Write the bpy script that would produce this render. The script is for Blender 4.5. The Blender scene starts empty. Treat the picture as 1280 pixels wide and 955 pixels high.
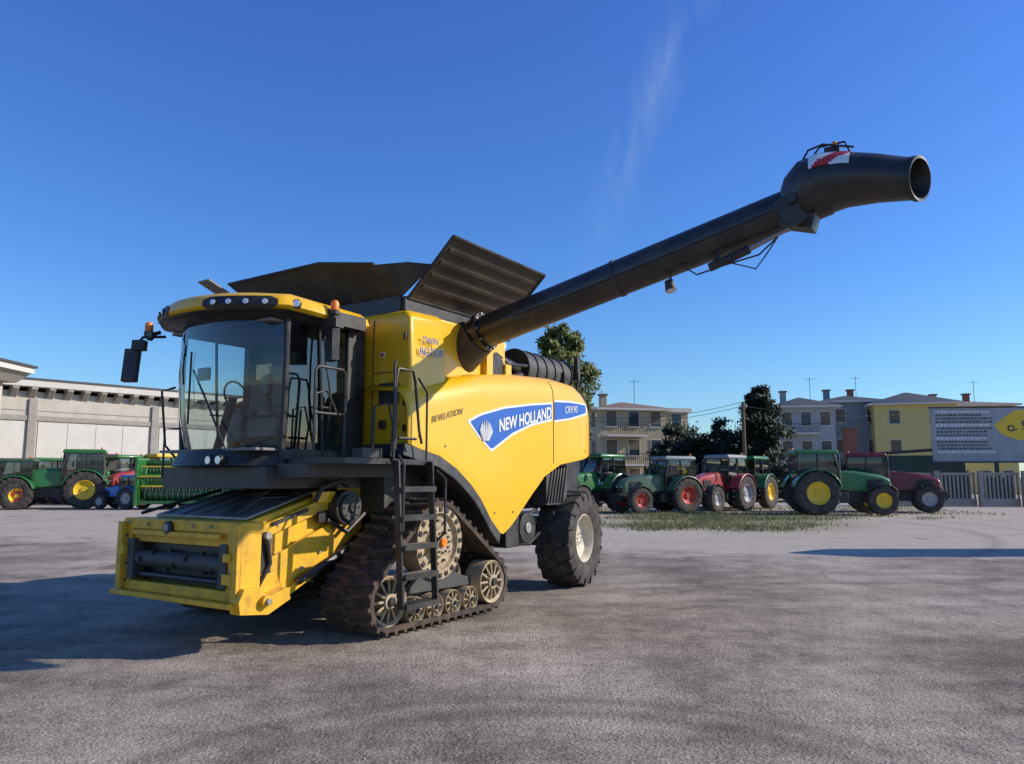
import bpy, math, random, bmesh
from mathutils import Matrix, Vector, Euler
random.seed(7)
S=bpy.context.scene; COL=S.collection
R=math.radians
# ---------------- materials ----------------
MAT={}
def nt(name):
    m=bpy.data.materials.new(name); m.use_nodes=True
    t=m.node_tree; return m,t,t.nodes,t.links,t.nodes["Principled BSDF"]
def ramp(n,stops):
    r=n.new('ShaderNodeValToRGB'); e=r.color_ramp.elements
    while len(e)<len(stops): e.new(.5)
    for i,(p,c) in enumerate(stops):
        e[i].position=p; e[i].color=(c[0],c[1],c[2],1) if not isinstance(c,(int,float)) else (c,c,c,1)
    return r
def noise(n,l,co,scale,detail=4,rough=.6):
    x=n.new('ShaderNodeTexNoise'); x.inputs['Scale'].default_value=scale; x.inputs['Detail'].default_value=detail
    x.inputs['Roughness'].default_value=rough
    if co is not None: l.new(co,x.inputs['Vector'])
    return x
def mixc(n,l,fac,a,b,mode='MIX'):
    x=n.new('ShaderNodeMix'); x.data_type='RGBA'; x.blend_type=mode
    for s,v in ((0,fac),(6,a),(7,b)):
        if hasattr(v,'links'): l.new(v,x.inputs[s])
        elif isinstance(v,(int,float)): x.inputs[s].default_value=v
        else: x.inputs[s].default_value=(v[0],v[1],v[2],1)
    return x.outputs[2]
def simple(name,c,rough=.5,metal=0,dirt=.25,dcol=(.22,.18,.13),scale=3,coat=0,bump=0,bscale=60):
    m,t,n,l,b=nt(name)
    co=n.new('ShaderNodeTexCoord').outputs['Object']
    a=noise(n,l,co,scale,8,.7); r=ramp(n,[(.42,0.),(.72,1.)]); l.new(a.outputs[0],r.inputs[0])
    mu=n.new('ShaderNodeMath'); mu.operation='MULTIPLY'; mu.inputs[1].default_value=dirt; l.new(r.outputs[0],mu.inputs[0])
    l.new(mixc(n,l,mu.outputs[0],c,dcol),b.inputs['Base Color'])
    mr=n.new('ShaderNodeMapRange'); l.new(mu.outputs[0],mr.inputs[0]); mr.inputs[3].default_value=rough; mr.inputs[4].default_value=min(1,rough+.45)
    l.new(mr.outputs[0],b.inputs['Roughness'])
    b.inputs['Metallic'].default_value=metal; b.inputs['Coat Weight'].default_value=coat; b.inputs['Coat Roughness'].default_value=.12
    if bump:
        q=noise(n,l,co,bscale,4); bp=n.new('ShaderNodeBump'); bp.inputs['Strength'].default_value=bump; bp.inputs['Distance'].default_value=.02
        l.new(q.outputs[0],bp.inputs['Height']); l.new(bp.outputs[0],b.inputs['Normal'])
    MAT[name]=m; return m
simple('yellow',(.86,.475,.006),.33,0,.14,(.45,.29,.08),2.2,coat=.4)
simple('yellow_dirty',(.80,.44,.010),.48,0,.6,(.22,.13,.05),6,coat=.15)
simple('black',(.018,.017,.017),.42,0,.45,(.12,.10,.08),4)
simple('blackpaint',(.020,.019,.019),.36,0,.4,(.10,.08,.06),3,coat=.15)
simple('tankmetal',(.05,.042,.036),.5,.2,.8,(.12,.09,.065),2.5)
simple('darkgrey',(.05,.05,.05),.6,0,.4,(.14,.12,.1),6)
simple('interior',(.20,.20,.19),.7,0,.3,(.1,.1,.1),4)
simple('steel',(.35,.33,.30),.45,.6,.5,(.18,.13,.09),8)
simple('rubber',(.030,.027,.025),.8,0,.75,(.16,.13,.10),7,bump=.4)
simple('trackrubber',(.036,.028,.022),.85,0,.9,(.16,.10,.065),9,bump=.4)
simple('rim_cream',(.62,.56,.42),.5,0,.5,(.25,.19,.12),9)
simple('rim_drive',(.46,.36,.22),.6,0,.85,(.15,.095,.055),10)
simple('blue',(.02,.11,.45),.35,0,.05)
simple('white',(.78,.78,.76),.4,0,.12)
simple('orange',(.9,.22,.01),.3,0,0); simple('redp',(.55,.02,.02),.35,0,.15)
simple('lamp',(.75,.76,.78),.15,.3,.05)
simple('grey_text',(.22,.17,.08),.5,0,0)
simple('jd_green',(.018,.15,.03),.35,0,.2,coat=.3); simple('jd_yellow',(.8,.53,.02),.4,0,.15)
simple('fendt_green',(.04,.11,.05),.4,0,.35,coat=.2); simple('tr_red',(.36,.02,.025),.35,0,.25,coat=.3)
simple('dk_red',(.18,.01,.02),.35,0,.2,coat=.3); simple('rim_red',(.5,.05,.02),.45,0,.2); simple('rim_grey',(.42,.42,.42),.45,0,.3)
simple('tr_blue',(.06,.25,.6),.4,0,.2); simple('roofgrey',(.26,.28,.29),.5,0,.2)
simple('wall_cream',(.50,.46,.39),.85,0,.5,(.30,.27,.22),.8); simple('wall_white',(.60,.57,.51),.8,0,.35,(.38,.35,.31),.7)
simple('concrete',(.33,.30,.26),.9,0,.5,(.18,.165,.145),1.5); simple('wall_beige',(.40,.33,.21),.9,0,.4,(.26,.20,.14),.5)
simple('wall_grey',(.33,.35,.36),.9,0,.3,(.22,.23,.24),.5); simple('wall_blue',(.20,.24,.28),.9,0,.3,(.16,.17,.19),.5)
simple('wall_yellow',(.55,.46,.17),.9,0,.3,(.42,.34,.16),.5); simple('tile',(.22,.13,.09),.85,0,.6,(.13,.1,.08),4)
simple('winglass',(.03,.04,.05),.1,0,0); simple('shutter',(.12,.09,.06),.7,0,.2); simple('shedgreen',(.03,.07,.06),.6,0,.2)
simple('bark',(.09,.065,.045),.9,0,.4); simple('wood',(.12,.08,.05),.9,0,.3); simple('brick',(.35,.12,.07),.9,0,.4)
simple('stone',(.36,.31,.25),.9,0,.3); simple('board_grey',(.36,.37,.37),.7,0,.5,(.22,.22,.22),1.2)
def glassmat(name,tint,mixf):
    m,t,n,l,b=nt(name); out=n['Material Output']
    tr=n.new('ShaderNodeBsdfTransparent'); tr.inputs[0].default_value=(*tint,1)
    g=n.new('ShaderNodeBsdfGlossy'); g.inputs['Roughness'].default_value=.03; g.inputs[0].default_value=(1,1,1,1)
    f=n.new('ShaderNodeFresnel'); f.inputs[0].default_value=1.5
    ad=n.new('ShaderNodeMath'); ad.operation='ADD'; ad.inputs[1].default_value=mixf; l.new(f.outputs[0],ad.inputs[0])
    mx=n.new('ShaderNodeMixShader'); l.new(ad.outputs[0],mx.inputs[0]); l.new(tr.outputs[0],mx.inputs[1]); l.new(g.outputs[0],mx.inputs[2])
    l.new(mx.outputs[0],out.inputs[0]); MAT[name]=m
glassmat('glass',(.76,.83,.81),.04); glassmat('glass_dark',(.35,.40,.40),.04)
def leafmat(name,a,b2,sc):
    m,t,n,l,b=nt(name); co=n.new('ShaderNodeTexCoord').outputs['Object']
    q=noise(n,l,co,sc,3); r=ramp(n,[(.35,a),(.65,b2)]); l.new(q.outputs[0],r.inputs[0])
    l.new(r.outputs[0],b.inputs['Base Color']); b.inputs['Roughness'].default_value=.6
    tl=n.new('ShaderNodeBsdfTranslucent'); l.new(r.outputs[0],tl.inputs[0]); mx=n.new('ShaderNodeMixShader'); mx.inputs[0].default_value=.25
    l.new(b.outputs[0],mx.inputs[1]); l.new(tl.outputs[0],mx.inputs[2]); l.new(mx.outputs[0],n['Material Output'].inputs[0]); MAT[name]=m
leafmat('leaf_light',(.09,.12,.02),(.20,.21,.045),1.2); leafmat('leaf_dark',(.014,.025,.012),(.032,.052,.022),1.0)
leafmat('leaf_mid',(.03,.05,.02),(.07,.09,.032),.8); leafmat('grassm',(.10,.12,.04),(.24,.23,.10),.6)
# ---------------- mesh builder ----------------
BF=[(0,1,3,2),(4,6,7,5),(0,4,5,1),(2,3,7,6),(0,2,6,4),(1,5,7,3)]
class MB:
    def __init__(s,M=None): s.v=[];s.f=[];s.m=[];s.M=M or Matrix.Identity(4)
    def add(s,vs,fs,m):
        o=len(s.v); s.v+=[s.M@Vector(p) for p in vs]; s.f+=[tuple(i+o for i in f) for f in fs]; s.m+=[m]*len(fs)
    def box(s,c,sz,m,rot=None):
        h=[x/2 for x in sz]; Q=Euler(rot).to_matrix() if rot else Matrix.Identity(3)
        s.add([Vector(c)+Q@Vector((a*h[0],b*h[1],d*h[2])) for a in(-1,1) for b in(-1,1) for d in(-1,1)],BF,m)
    def bb(s,x0,x1,y0,y1,z0,z1,m): s.box(((x0+x1)/2,(y0+y1)/2,(z0+z1)/2),(x1-x0,y1-y0,z1-z0),m)
    def loft(s,rings,m,caps=True,closed=True):
        n=len(rings[0]); vs=[p for r in rings for p in r]; fs=[]
        for i in range(len(rings)-1):
            for j in range(n if closed else n-1):
                k=(j+1)%n; fs.append((i*n+j,i*n+k,(i+1)*n+k,(i+1)*n+j))
        if caps: fs.append(tuple(range(n))[::-1]); fs.append(tuple(range((len(rings)-1)*n,len(rings)*n)))
        s.add(vs,fs,m)
    def prism(s,poly,a,b,m): s.loft([[(p[0],a,p[1]) for p in poly],[(p[0],b,p[1]) for p in poly]],m)
    def frame(s,d):
        d=Vector(d).normalized(); u=Vector((0,0,1)) if abs(d.z)<.9 else Vector((1,0,0))
        x=d.cross(u).normalized(); return x,d.cross(x).normalized()
    def cyl(s,p1,p2,r1,r2=None,m='black',n=16,caps=True):
        r2=r1 if r2 is None else r2; p1=Vector(p1);p2=Vector(p2); x,y=s.frame(p2-p1)
        s.loft([[p+x*r*math.cos(2*math.pi*i/n)+y*r*math.sin(2*math.pi*i/n) for i in range(n)] for p,r in((p1,r1),(p2,r2))],m,caps)
    def tube(s,pts,r,m,n=8):
        pts=[Vector(p) for p in pts]; rings=[]; x=None
        for i,p in enumerate(pts):
            d=(pts[min(i+1,len(pts)-1)]-pts[max(i-1,0)]).normalized()
            if x is None: x,_=s.frame(d)
            x=(x-d*x.dot(d)).normalized(); y=d.cross(x); rr=r[i] if isinstance(r,(list,tuple)) else r
            rings.append([p+x*rr*math.cos(2*math.pi*k/n)+y*rr*math.sin(2*math.pi*k/n) for k in range(n)])
        s.loft(rings,m)
    def lathe(s,prof,c,m,n=32):
        s.loft([[(c[0]+r*math.cos(2*math.pi*i/n),c[1]+a,c[2]+r*math.sin(2*math.pi*i/n)) for i in range(n)] for a,r in prof],m,caps=False)
    def build(s,name,parent=None,bevel=0,smooth=35,seg=2):
        me=bpy.data.meshes.new(name); me.from_pydata([tuple(v) for v in s.v],[],s.f)
        names=[]
        for k in s.m:
            if k not in names: names.append(k)
        for k in names: me.materials.append(MAT[k])
        me.polygons.foreach_set('material_index',[names.index(k) for k in s.m])
        bm=bmesh.new(); bm.from_mesh(me); bmesh.ops.recalc_face_normals(bm,faces=bm.faces); bm.to_mesh(me); bm.free()
        me.polygons.foreach_set('use_smooth',[True]*len(me.polygons)); me.set_sharp_from_angle(angle=R(smooth))
        o=bpy.data.objects.new(name,me); COL.objects.link(o)
        if parent: o.parent=parent
        if bevel:
            b=o.modifiers.new('b','BEVEL'); b.width=bevel; b.segments=seg; b.limit_method='ANGLE'; b.angle_limit=R(40)
        return o
def empty(name,loc,rz=0,s=1):
    e=bpy.data.objects.new(name,None); COL.objects.link(e); e.location=loc; e.rotation_euler=(0,0,rz); e.scale=(s,s,s); e.empty_display_size=.2; return e
def wheel(mb,c,Rr,w,rr,rim,tire='rubber',nl=20,lugh=.05):
    h=w/2
    mb.lathe([(-h*.8,rr),(-h*.97,rr+.25*(Rr-rr)),(-h,rr+.6*(Rr-rr)),(-h*.9,Rr*.95),(-h*.6,Rr*.965),(0,Rr*.975),(h*.6,Rr*.965),(h*.9,Rr*.95),(h,rr+.6*(Rr-rr)),(h*.97,rr+.25*(Rr-rr)),(h*.8,rr)],c,tire,36)
    for sg in(-1,1):
        mb.lathe([(sg*h*.82,rr*1.0),(sg*h*.86,rr*.97),(sg*h*.78,rr*.92),(sg*h*.45,rr*.86),(sg*h*.32,rr*.7),(sg*h*.3,rr*.35),(sg*h*.5,rr*.3),(sg*h*.52,rr*.12),(sg*h*.5,.001)],c,rim,28)
        for i in range(8):
            a=i*math.pi/4; mb.cyl((c[0]+rr*.22*math.cos(a),c[1]+sg*h*.5,c[2]+rr*.22*math.sin(a)),(c[0]+rr*.22*math.cos(a),c[1]+sg*h*.56,c[2]+rr*.22*math.sin(a)),rr*.03,m='darkgrey',n=6)
        for i in range(nl):
            a=2*math.pi*(i+(.5 if sg>0 else 0))/nl
            er=Vector((math.cos(a),0,math.sin(a))); et=Vector((-math.sin(a),0,math.cos(a))); ey=Vector((0,1,0))
            q=et*(Rr*.032)
            pts=[(Vector(c)+ey*(sg*h*.02)+et*(.10*Rr),Rr*.94,Rr*1.0),(Vector(c)+ey*(sg*h*.9)-et*(.10*Rr),Rr*.9,Rr*.985),(Vector(c)+ey*(sg*h*1.03)-et*(.115*Rr),Rr*.80,Rr*.86)]
            rg=[]
            for (p,base,top) in pts: rg.append([p+er*base-q*1.3,p+er*(top+lugh*.2)-q,p+er*(top+lugh*.2)+q,p+er*base+q*1.3])
            mb.loft(rg,tire)
# ================= COMBINE =================
HD=R(-123)
C=empty('combine_harvester',(-2.298,10.168,0),HD)
MC=Matrix.Diagonal((-1,1,1,1))
def mb(): return MB(MC.copy())
def lerp(pts,x):
    for (a,b),(c,d) in zip(pts,pts[1:]):
        if x<=c: return b+(d-b)*max(0,(x-a))/(c-a)
    return pts[-1][1]
TOP=[(-.5,2.74),(-.25,2.84),(.95,3.08),(2.0,3.2),(3.0,3.25),(3.7,3.22),(4.1,3.08),(4.32,2.88),(4.45,2.6)]
BOT=[(-.5,2.12),(-.26,2.06),(.1,1.99),(.44,1.84),(.75,1.64),(.96,1.46),(1.2,1.18),(1.4,1.0),(1.55,.97),(1.75,1.08),(2.26,1.5),(2.6,1.75),(3.08,1.93),(3.8,2.02),(4.3,2.12),(4.45,2.28)]
def surf(u,z):
    v=1.62; t=lerp(TOP,u)-z
    if t<.32: v-=.22*(1-math.sqrt(max(0,1-((.32-t)/.32)**2)))
    if u>3.75: v-=.40*(1-math.sqrt(max(0,1-((u-3.75)/.72)**2)))
    v-=.05*max(0,(1.6-z))
    return v
for side in(1,-1):
    b=mb(); us=[-.5+4.95*i/80 for i in range(81)]; rows=[]
    for u in us:
        t,bo=lerp(TOP,u),lerp(BOT,u); row=[(u,side*(surf(u,bo)-.09),bo+.01)]
        for j in range(25):
            q=j/24; z=bo+(t-bo)*(1-(1-q)**1.6); row.append((u,side*surf(u,z),z))
        row.append((u,side*.95,t+.04)); rows.append(row)
    b.loft(rows,'yellow',caps=False,closed=False)
    o=b.build('side_body_panel',C); so=o.modifiers.new('s','SOLIDIFY'); so.thickness=.025; so.offset=0
    b=mb()
    def strip(pt,pb,m,off,n=40,u0=None,u1=None):
        u0=pt[0][0] if u0 is None else u0; u1=pt[-1][0] if u1 is None else u1; rs=[]
        for i in range(n+1):
            u=u0+(u1-u0)*i/n; a=lerp(pt,u); c=lerp(pb,u)
            rs.append([(u,side*(surf(u,c+(a-c)*k/6)+off),c+(a-c)*k/6) for k in range(7)])
        b.loft(rs,m,caps=False,closed=False)
    dt=[(.66,2.45),(.95,2.56),(1.5,2.69),(2.2,2.79),(2.83,2.86)]; db=[(.66,2.43),(.9,2.24),(1.2,2.06),(1.7,2.3),(2.2,2.46),(2.83,2.58)]
    strip(dt,db,'white',.017)
    dt2=[(x,z-.03) for x,z in dt]; db2=[(x,z+.035) for x,z in db]; dt2[0]=(.72,2.44); db2[0]=(.72,2.43)
    strip(dt2,db2,'blue',.021,u1=2.80)
    strip([(2.89,2.87),(3.4,2.9),(3.95,2.9)],[(2.89,2.59),(3.4,2.66),(3.95,2.78)],'blue',.021,20)
    strip([(2.89,2.90),(3.4,2.93),(4.0,2.925)],[(2.89,2.56),(3.4,2.63),(4.0,2.755)],'white',.017,20)
    for i in range(30):
        z=1.96+i*.043
        if z<3.2: b.box((2.86,side*(surf(2.86,z)+.012),z),(.012,.012,.046),'black')
    for (u,z) in((.2,2.1),(1.3,1.25),(1.75,1.25),(3.9,2.15),(-.3,2.2)): b.cyl((u,side*(surf(u,z)+.01),z),(u,side*(surf(u,z)+.02),z),.014,m='darkgrey',n=8)
    for k in range(-3,4):
        a=k*.27; L=.22-.015*abs(k)
        b.tube([(1.05+k*.018,side*1.648,2.2),(1.05+k*.018+math.sin(a)*L*.6,side*1.65,2.24+L*.5),(1.05+math.sin(a)*L*.75,side*1.648,2.26+L)],[.008,.02,.004],'white',6)
    b.build('side_decal',C)
    b=mb(); pts=[(-.55,2.1),(-.26,2.04),(.1,1.97),(.44,1.82),(.75,1.62),(.96,1.44),(1.2,1.16),(1.42,.97)]
    b.loft([[(a,side*1.64,c+.01),(a,side*1.0,c+.01),(a-.06,side*1.0,c-.13),(a-.06,side*1.66,c-.13)] for a,c in pts],'black')
    b.build('track_fender',C,.012)
def text(body,size,u,v,z,slope,m,name,shear=.25,off=.0,sx=1):
    cu=bpy.data.curves.new(name,'FONT'); cu.body=body; cu.size=size; cu.extrude=.002; cu.shear=shear; cu.offset=off
    cu.materials.append(MAT[m]); o=bpy.data.objects.new(name,cu); COL.objects.link(o); o.parent=C
    ca,sa=math.cos(slope),math.sin(slope)
    X=Vector((-ca,0,sa))*sx; Y=Vector((sa,0,ca)); Z=Vector((0,1,0))
    o.matrix_local=Matrix(((X.x,Y.x,Z.x,-u),(X.y,Y.y,Z.y,v),(X.z,Y.z,Z.z,z),(0,0,0,1))); return o
text('NEW HOLLAND',.235,1.36,1.646,2.335,.20,'white','side_lettering',off=.005,sx=.84)
text('CR9.90',.15,3.2,1.646,2.72,.10,'white','model_lettering',sx=.9)
text('REVELATION',.11,-.08,1.642,2.37,.24,'grey_text','small_lettering',shear=.4)
b=mb()
b.bb(-.3,4.3,-1.15,1.15,1.25,3.1,'black'); b.bb(.2,3.0,-.9,.9,.7,1.3,'darkgrey')
b.bb(-.9,3.3,-.62,-.45,.85,1.1,'black'); b.bb(-.9,4.2,.45,.62,.8,1.08,'black')
b.cyl((3.85,-1.3,.74),(3.85,1.3,.74),.13,m='black'); b.bb(3.7,4.0,-.9,.9,.62,.95,'black')
b.cyl((0,-1.2,.96),(0,1.2,.96),.2,m='black')
b.loft([[(4.2,-1.1,1.5),(4.2,1.1,1.5),(4.2,1.1,2.9),(4.2,-1.1,2.9)],[(4.75,-1.0,1.2),(4.75,1.0,1.2),(4.9,1.0,2.4),(4.9,-1.0,2.4)]],'black')
b.cyl((2.3,1.3,1.0),(2.3,1.52,1.0),.22,m='black',n=24); b.cyl((2.3,1.52,1.0),(2.3,1.54,1.0),.08,m='steel',n=16); b.bb(1.75,2.1,1.0,1.5,.75,1.25,'black')
b.tube([(1.9,1.3,.8),(2.6,1.35,.75),(3.3,1.2,.95),(3.8,1.1,.9)],.035,'black')
b.tube([(2.4,1.35,1.1),(2.9,1.3,1.25),(3.3,1.2,1.5)],.03,'black')
b.bb(2.95,3.6,1.2,1.45,1.3,1.95,'darkgrey')
for i in range(6): b.box((3.05+i*.09,1.46,1.62),(.03,.03,.6),'black',(0,.3,0))
b.bb(-.35,2.0,-1.15,1.15,1.3,2.0,'darkgrey')
b.build('chassis',C,.015)
b=mb()
b.loft([[(-.35,-1.52,2.05),(-.35,1.54,2.05),(.35,1.50,2.75),(.35,-1.5,2.75)],[(-.37,-1.52,3.0),(-.37,1.56,3.0),(.36,1.52,3.0),(.36,-1.52,3.0)],[(-.36,-1.5,3.66),(-.36,1.52,3.66),(.36,1.46,3.70),(.36,-1.46,3.70)],[(-.28,-1.4,3.75),(-.28,1.40,3.75),(.36,1.38,3.78),(.36,-1.38,3.78)]],'yellow')
b.loft([[(.3,-1.3,3.0),(.3,1.3,3.0),(2.05,1.3,3.0),(2.05,-1.3,3.0)],[(.3,-1.3,3.8),(.3,1.3,3.8),(2.05,1.3,3.8),(2.05,-1.3,3.8)]],'yellow')
b.build('tank_housing',C,.04,seg=3)
b=mb()
b.box((-.385,1.22,2.72),(.02,.30,.26),'black'); b.box((-.388,1.13,2.35),(.02,.1,.1),'black'); b.box((-.38,1.32,2.35),(.02,.1,.08),'yellow_dirty')
b.box((-.376,1.1,3.2),(.008,.07,.07),'white'); b.box((-.380,1.1,3.2),(.01,.045,.045),'redp')
b.box((-.375,.95,2.9),(.012,.012,1.5),'darkgrey'); b.box((-.375,1.25,2.98),(.012,.58,.01),'darkgrey')
for z in(2.3,2.6,3.4): b.box((-.385,1.47,z),(.03,.03,.08),'black')
b.tube([(-.39,1.35,2.5),(-.42,1.35,2.52),(-.42,1.35,2.64),(-.39,1.35,2.66)],.008,'black',6)
b.build('housing_hatch',C,.006)
text('TWIN',.12,-.20,1.572,3.33,.05,'blue','housing_lettering',shear=.1,sx=1.0); text('ROTOR',.135,-.25,1.576,3.18,.05,'blue','housing_lettering_2',shear=.1)
# grain tank flaps
b=mb()
def sheet(q,m,t=.02):
    q=[Vector(p) for p in q]; nrm=(q[1]-q[0]).cross(q[-1]-q[0]).normalized()*t
    b.loft([q,[p+nrm for p in q]],m)
for s in(1,-1):
    sheet([(-.15,s*1.3,3.93),(2.0,s*1.3,3.93),(2.0,s*2.0,4.60),(-.15,s*2.0,4.60)],'tankmetal',.02)
    for q in(.22,.42,.62,.82): b.box((.925,s*(1.3+.7*q)+s*.008,3.93+.67*q-.008),(2.0,.05,.018),'tankmetal',(s*.76,0,0))
    for q in(0,1.0): b.tube([(-.15,s*(1.3+.7*q),3.93+.67*q),(2.0,s*(1.3+.7*q),3.93+.67*q)],.022,'black',6)
    for u in(-.15,2.0): b.tube([(u,s*1.3,3.93),(u,s*2.0,4.60)],.022,'black',6)
    b.bb(-.2,2.05,s*1.27-.03,s*1.27+.03,3.78,3.95,'black')
b.bb(-.23,-.17,-1.24,1.24,3.75,3.95,'black'); b.bb(2.02,2.08,-1.24,1.24,3.78,3.95,'black')
sheet([(-.2,-1.25,3.95),(-.2,1.25,3.95),(-.45,1.0,4.33),(-.60,.2,4.42),(-.6,-1.62,4.40)],'tankmetal')
sheet([(2.05,-1.25,3.95),(2.05,1.25,3.95),(2.45,1.1,4.38),(2.45,-1.1,4.38)],'tankmetal')
b.tube([(-.62,-1.6,4.41),(-.62,.2,4.43),(-.46,1.0,4.34)],.02,'black',6)
for s in(1,-1):
    sheet([(-.2,s*1.25,3.95),(-.15,s*1.7,4.3),(-.3,s*1.4,4.34),(-.45,s*1.0,4.33)],'black',.012)
    sheet([(2.05,s*1.25,3.95),(2.0,s*1.9,4.5),(2.45,s*1.1,4.38)],'black',.012)
b.box((-.75,-1.75,4.36),(.35,.25,.02),'concrete',(0,.35,0))
b.loft([[(-.1,-1.2,3.8),(1.9,-1.2,3.8),(1.9,1.2,3.8),(-.1,1.2,3.8)],[(.6,-.4,3.2),(1.2,-.4,3.2),(1.2,.4,3.2),(.6,.4,3.2)]],'darkgrey',caps=False)
b.build('grain_tank_flaps',C)
# auger
b=mb(); U=1.13
b.tube([(U,.9,3.15),(U,1.15,3.42),(U,1.45,3.62)],[.3,.3,.27],'black',20)
P0=Vector((U,1.3,3.62)); P1=Vector((U,6.0,4.70)); D=(P1-P0).normalized()
b.cyl(P0,P1,.222,.222,'blackpaint',32)
for t in(.12,.2,2.3,4.5): b.cyl(P0+D*t,P0+D*(t+.05),.236,.236,'black',28)
b.cyl(P0+D*.22,P0+D*.3,.27,.27,'black',28)
for a in range(10):
    x,y=b.frame(D); q=x*math.cos(a*.628)*.25+y*math.sin(a*.628)*.25; b.cyl(P0+D*.19+q,P0+D*.33+q,.015,m='steel',n=6)
b.tube([P0+D*.9+Vector((-.235,0,-.03)),P0+D*2+Vector((-.232,0,-.05)),P0+D*4.3+Vector((-.235,0,-.03))],.008,'black',6)
N=32; an=[2*math.pi*i/N for i in range(N)]; rings=[]
for (v,z,r,t,sk) in[(5.60,4.60,.24,.25,0),(5.68,4.66,.31,.3,0),(5.80,4.77,.34,.2,0),(5.98,4.82,.325,.05,0),(6.2,4.82,.29,-.04,0),(6.5,4.77,.25,-.1,.01),(6.74,4.71,.222,-.14,.05),(6.84,4.69,.215,-.14,.07)]:
    rings.append([(U+r*math.cos(a),v-math.sin(t)*r*math.sin(a)+sk*math.cos(a),z+r*math.cos(t)*math.sin(a)) for a in an])
b.loft(rings,'blackpaint',caps=False)
def mouth(v,r,z): return [(U+r*math.cos(a),v+.075*math.cos(a)+.03*math.sin(a),z+r*math.sin(a)) for a in an]
b.loft([mouth(6.83,.214,4.69),mouth(6.83,.228,4.69),mouth(6.88,.228,4.685),mouth(6.88,.20,4.685),mouth(6.6,.19,4.73),mouth(6.2,.18,4.80)],'black',caps=False)
b.cyl((U,6.2,4.80),(U,6.19,4.8),.185,m='black',n=24)
b.box((U-.08,5.72,4.43),(.24,.35,.16),'black',(-.3,0,0)); b.tube([(U-.25,5.7,4.62),(U-.34,5.7,4.62)],.06,'black',14); b.box((U-.28,5.68,4.50),(.03,.2,.35),'black',(.5,0,0))
b.tube([(U-.14,4.9,4.10),(U-.14,5.2,4.2),(U-.14,5.7,4.38)],[.03,.03,.018],'steel',10); b.tube([(U-.14,4.75,4.06),(U-.14,5.2,4.2)],.05,'black',10)
b.tube([(U-.1,4.9,4.3),(U-.1,4.75,4.05)],.03,'black',8); b.tube([(U-.14,4.4,4.15),(U-.14,4.6,4.0),(U-.14,4.9,4.06),(U-.14,5.3,4.12),(U-.14,5.5,4.28)],.01,'black',6)
b.tube([(U-.1,5.0,4.08),(U-.1,5.25,3.98),(U-.1,5.35,4.1),(U-.1,5.5,4.3)],.008,'black',6)
b.tube([(U-.05,4.25,4.1),(U-.05,4.25,3.99)],.015,'black',6); b.cyl((U-.08,4.24,3.99),(U-.1,4.27,3.87),.05,.065,'black',14); b.cyl((U-.1,4.27,3.87),(U-.102,4.273,3.86),.055,.055,'lamp',14)
b.tube([(U-.1,5.75,5.02),(U-.1,5.85,5.19),(U-.1,6.0,5.22),(U-.1,6.3,5.12)],.012,'black',6)
b.tube([(U,5.85,5.12),(U,5.95,5.24),(U,6.2,5.24),(U,6.25,5.10)],.012,'black',6)
b.bb(U-.05,U+.05,6.0,6.15,5.12,5.2,'black'); b.cyl((U,6.1,5.2),(U,6.1,5.26),.025,m='orange',n=10)
b.build('unloading_auger',C)
b=mb()
def onsp(v,a,off=.01):
    v=max(5.80,v); r=lerp([(5.80,.34),(5.98,.325),(6.2,.29),(6.5,.25)],v)+off; z=lerp([(5.80,4.77),(5.98,4.82),(6.2,4.82),(6.5,4.77)],v); t=lerp([(5.80,.2),(5.98,.05),(6.2,-.04),(6.5,-.1)],v)
    return (U+r*math.cos(a),v-math.sin(t)*r*math.sin(a),z+r*math.cos(t)*math.sin(a))
for i in range(14):
    for j in range(8):
        v0=5.90+i*.026; a0=R(120+j*5.5); band=(i-7)+(j-4)*1.2
        b.loft([[onsp(v0,a0),onsp(v0+.026,a0)],[onsp(v0,a0+R(5.5)),onsp(v0+.026,a0+R(5.5))]],'redp' if abs(band)<2.9 else 'white',caps=False,closed=False)
b.build('warning_board',C)
# cab
b=mb()
def arc(z,ex=0,n=25,w=.92,u0=-2.14,dz=.46):
    return [(u0-ex+dz*abs(v/w)**2.4,v*(1+ex/w),z) for v in[w*(-1+2*i/(n-1)) for i in range(n)]]
gl=mb(); gl.loft([arc(1.98,-.1),arc(2.4,-.03),arc(2.9,0),arc(3.47,-.02)],'glass',caps=False,closed=False)
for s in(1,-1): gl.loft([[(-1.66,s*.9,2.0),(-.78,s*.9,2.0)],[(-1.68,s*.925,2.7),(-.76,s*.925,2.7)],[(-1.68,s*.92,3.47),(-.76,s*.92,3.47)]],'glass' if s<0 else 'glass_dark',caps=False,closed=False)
gl.build('cab_glass',C)
for s in(1,-1):
    b.tube([(-1.68,s*.88,1.95),(-1.70,s*.925,2.7),(-1.70,s*.925,3.48)],.035,'black',8)
    b.tube([(-1.14,s*.925,1.95),(-1.2,s*.94,2.7),(-1.25,s*.93,3.48)],.018,'black',6)
    b.bb(-.8,-.68,s*.9-.05,s*.9+.05,1.9,3.5,'black')
    b.bb(-1.7,-.7,s*.9-.03,s*.9+.03,1.9,2.02,'black')
    b.tube([(-1.25,s*.95,2.5),(-1.25,s*.99,2.5),(-1.1,s*.99,2.5),(-1.1,s*.95,2.5)],.012,'black',6)
b.loft([arc(1.84,.02)+[(-.7,.92,1.84),(-.7,-.92,1.84)],arc(2.0,-.04)+[(-.7,.9,2.0),(-.7,-.9,2.0)]],'black')
b.bb(-.72,-.66,-.9,.9,2.0,2.45,'interior'); b.bb(-.72,-.66,-.9,.9,3.2,3.5,'black'); b.bb(-.64,-.42,-.6,.85,1.9,3.5,'black')
b.build('cab_frame',C,.008)
b=mb()
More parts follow.
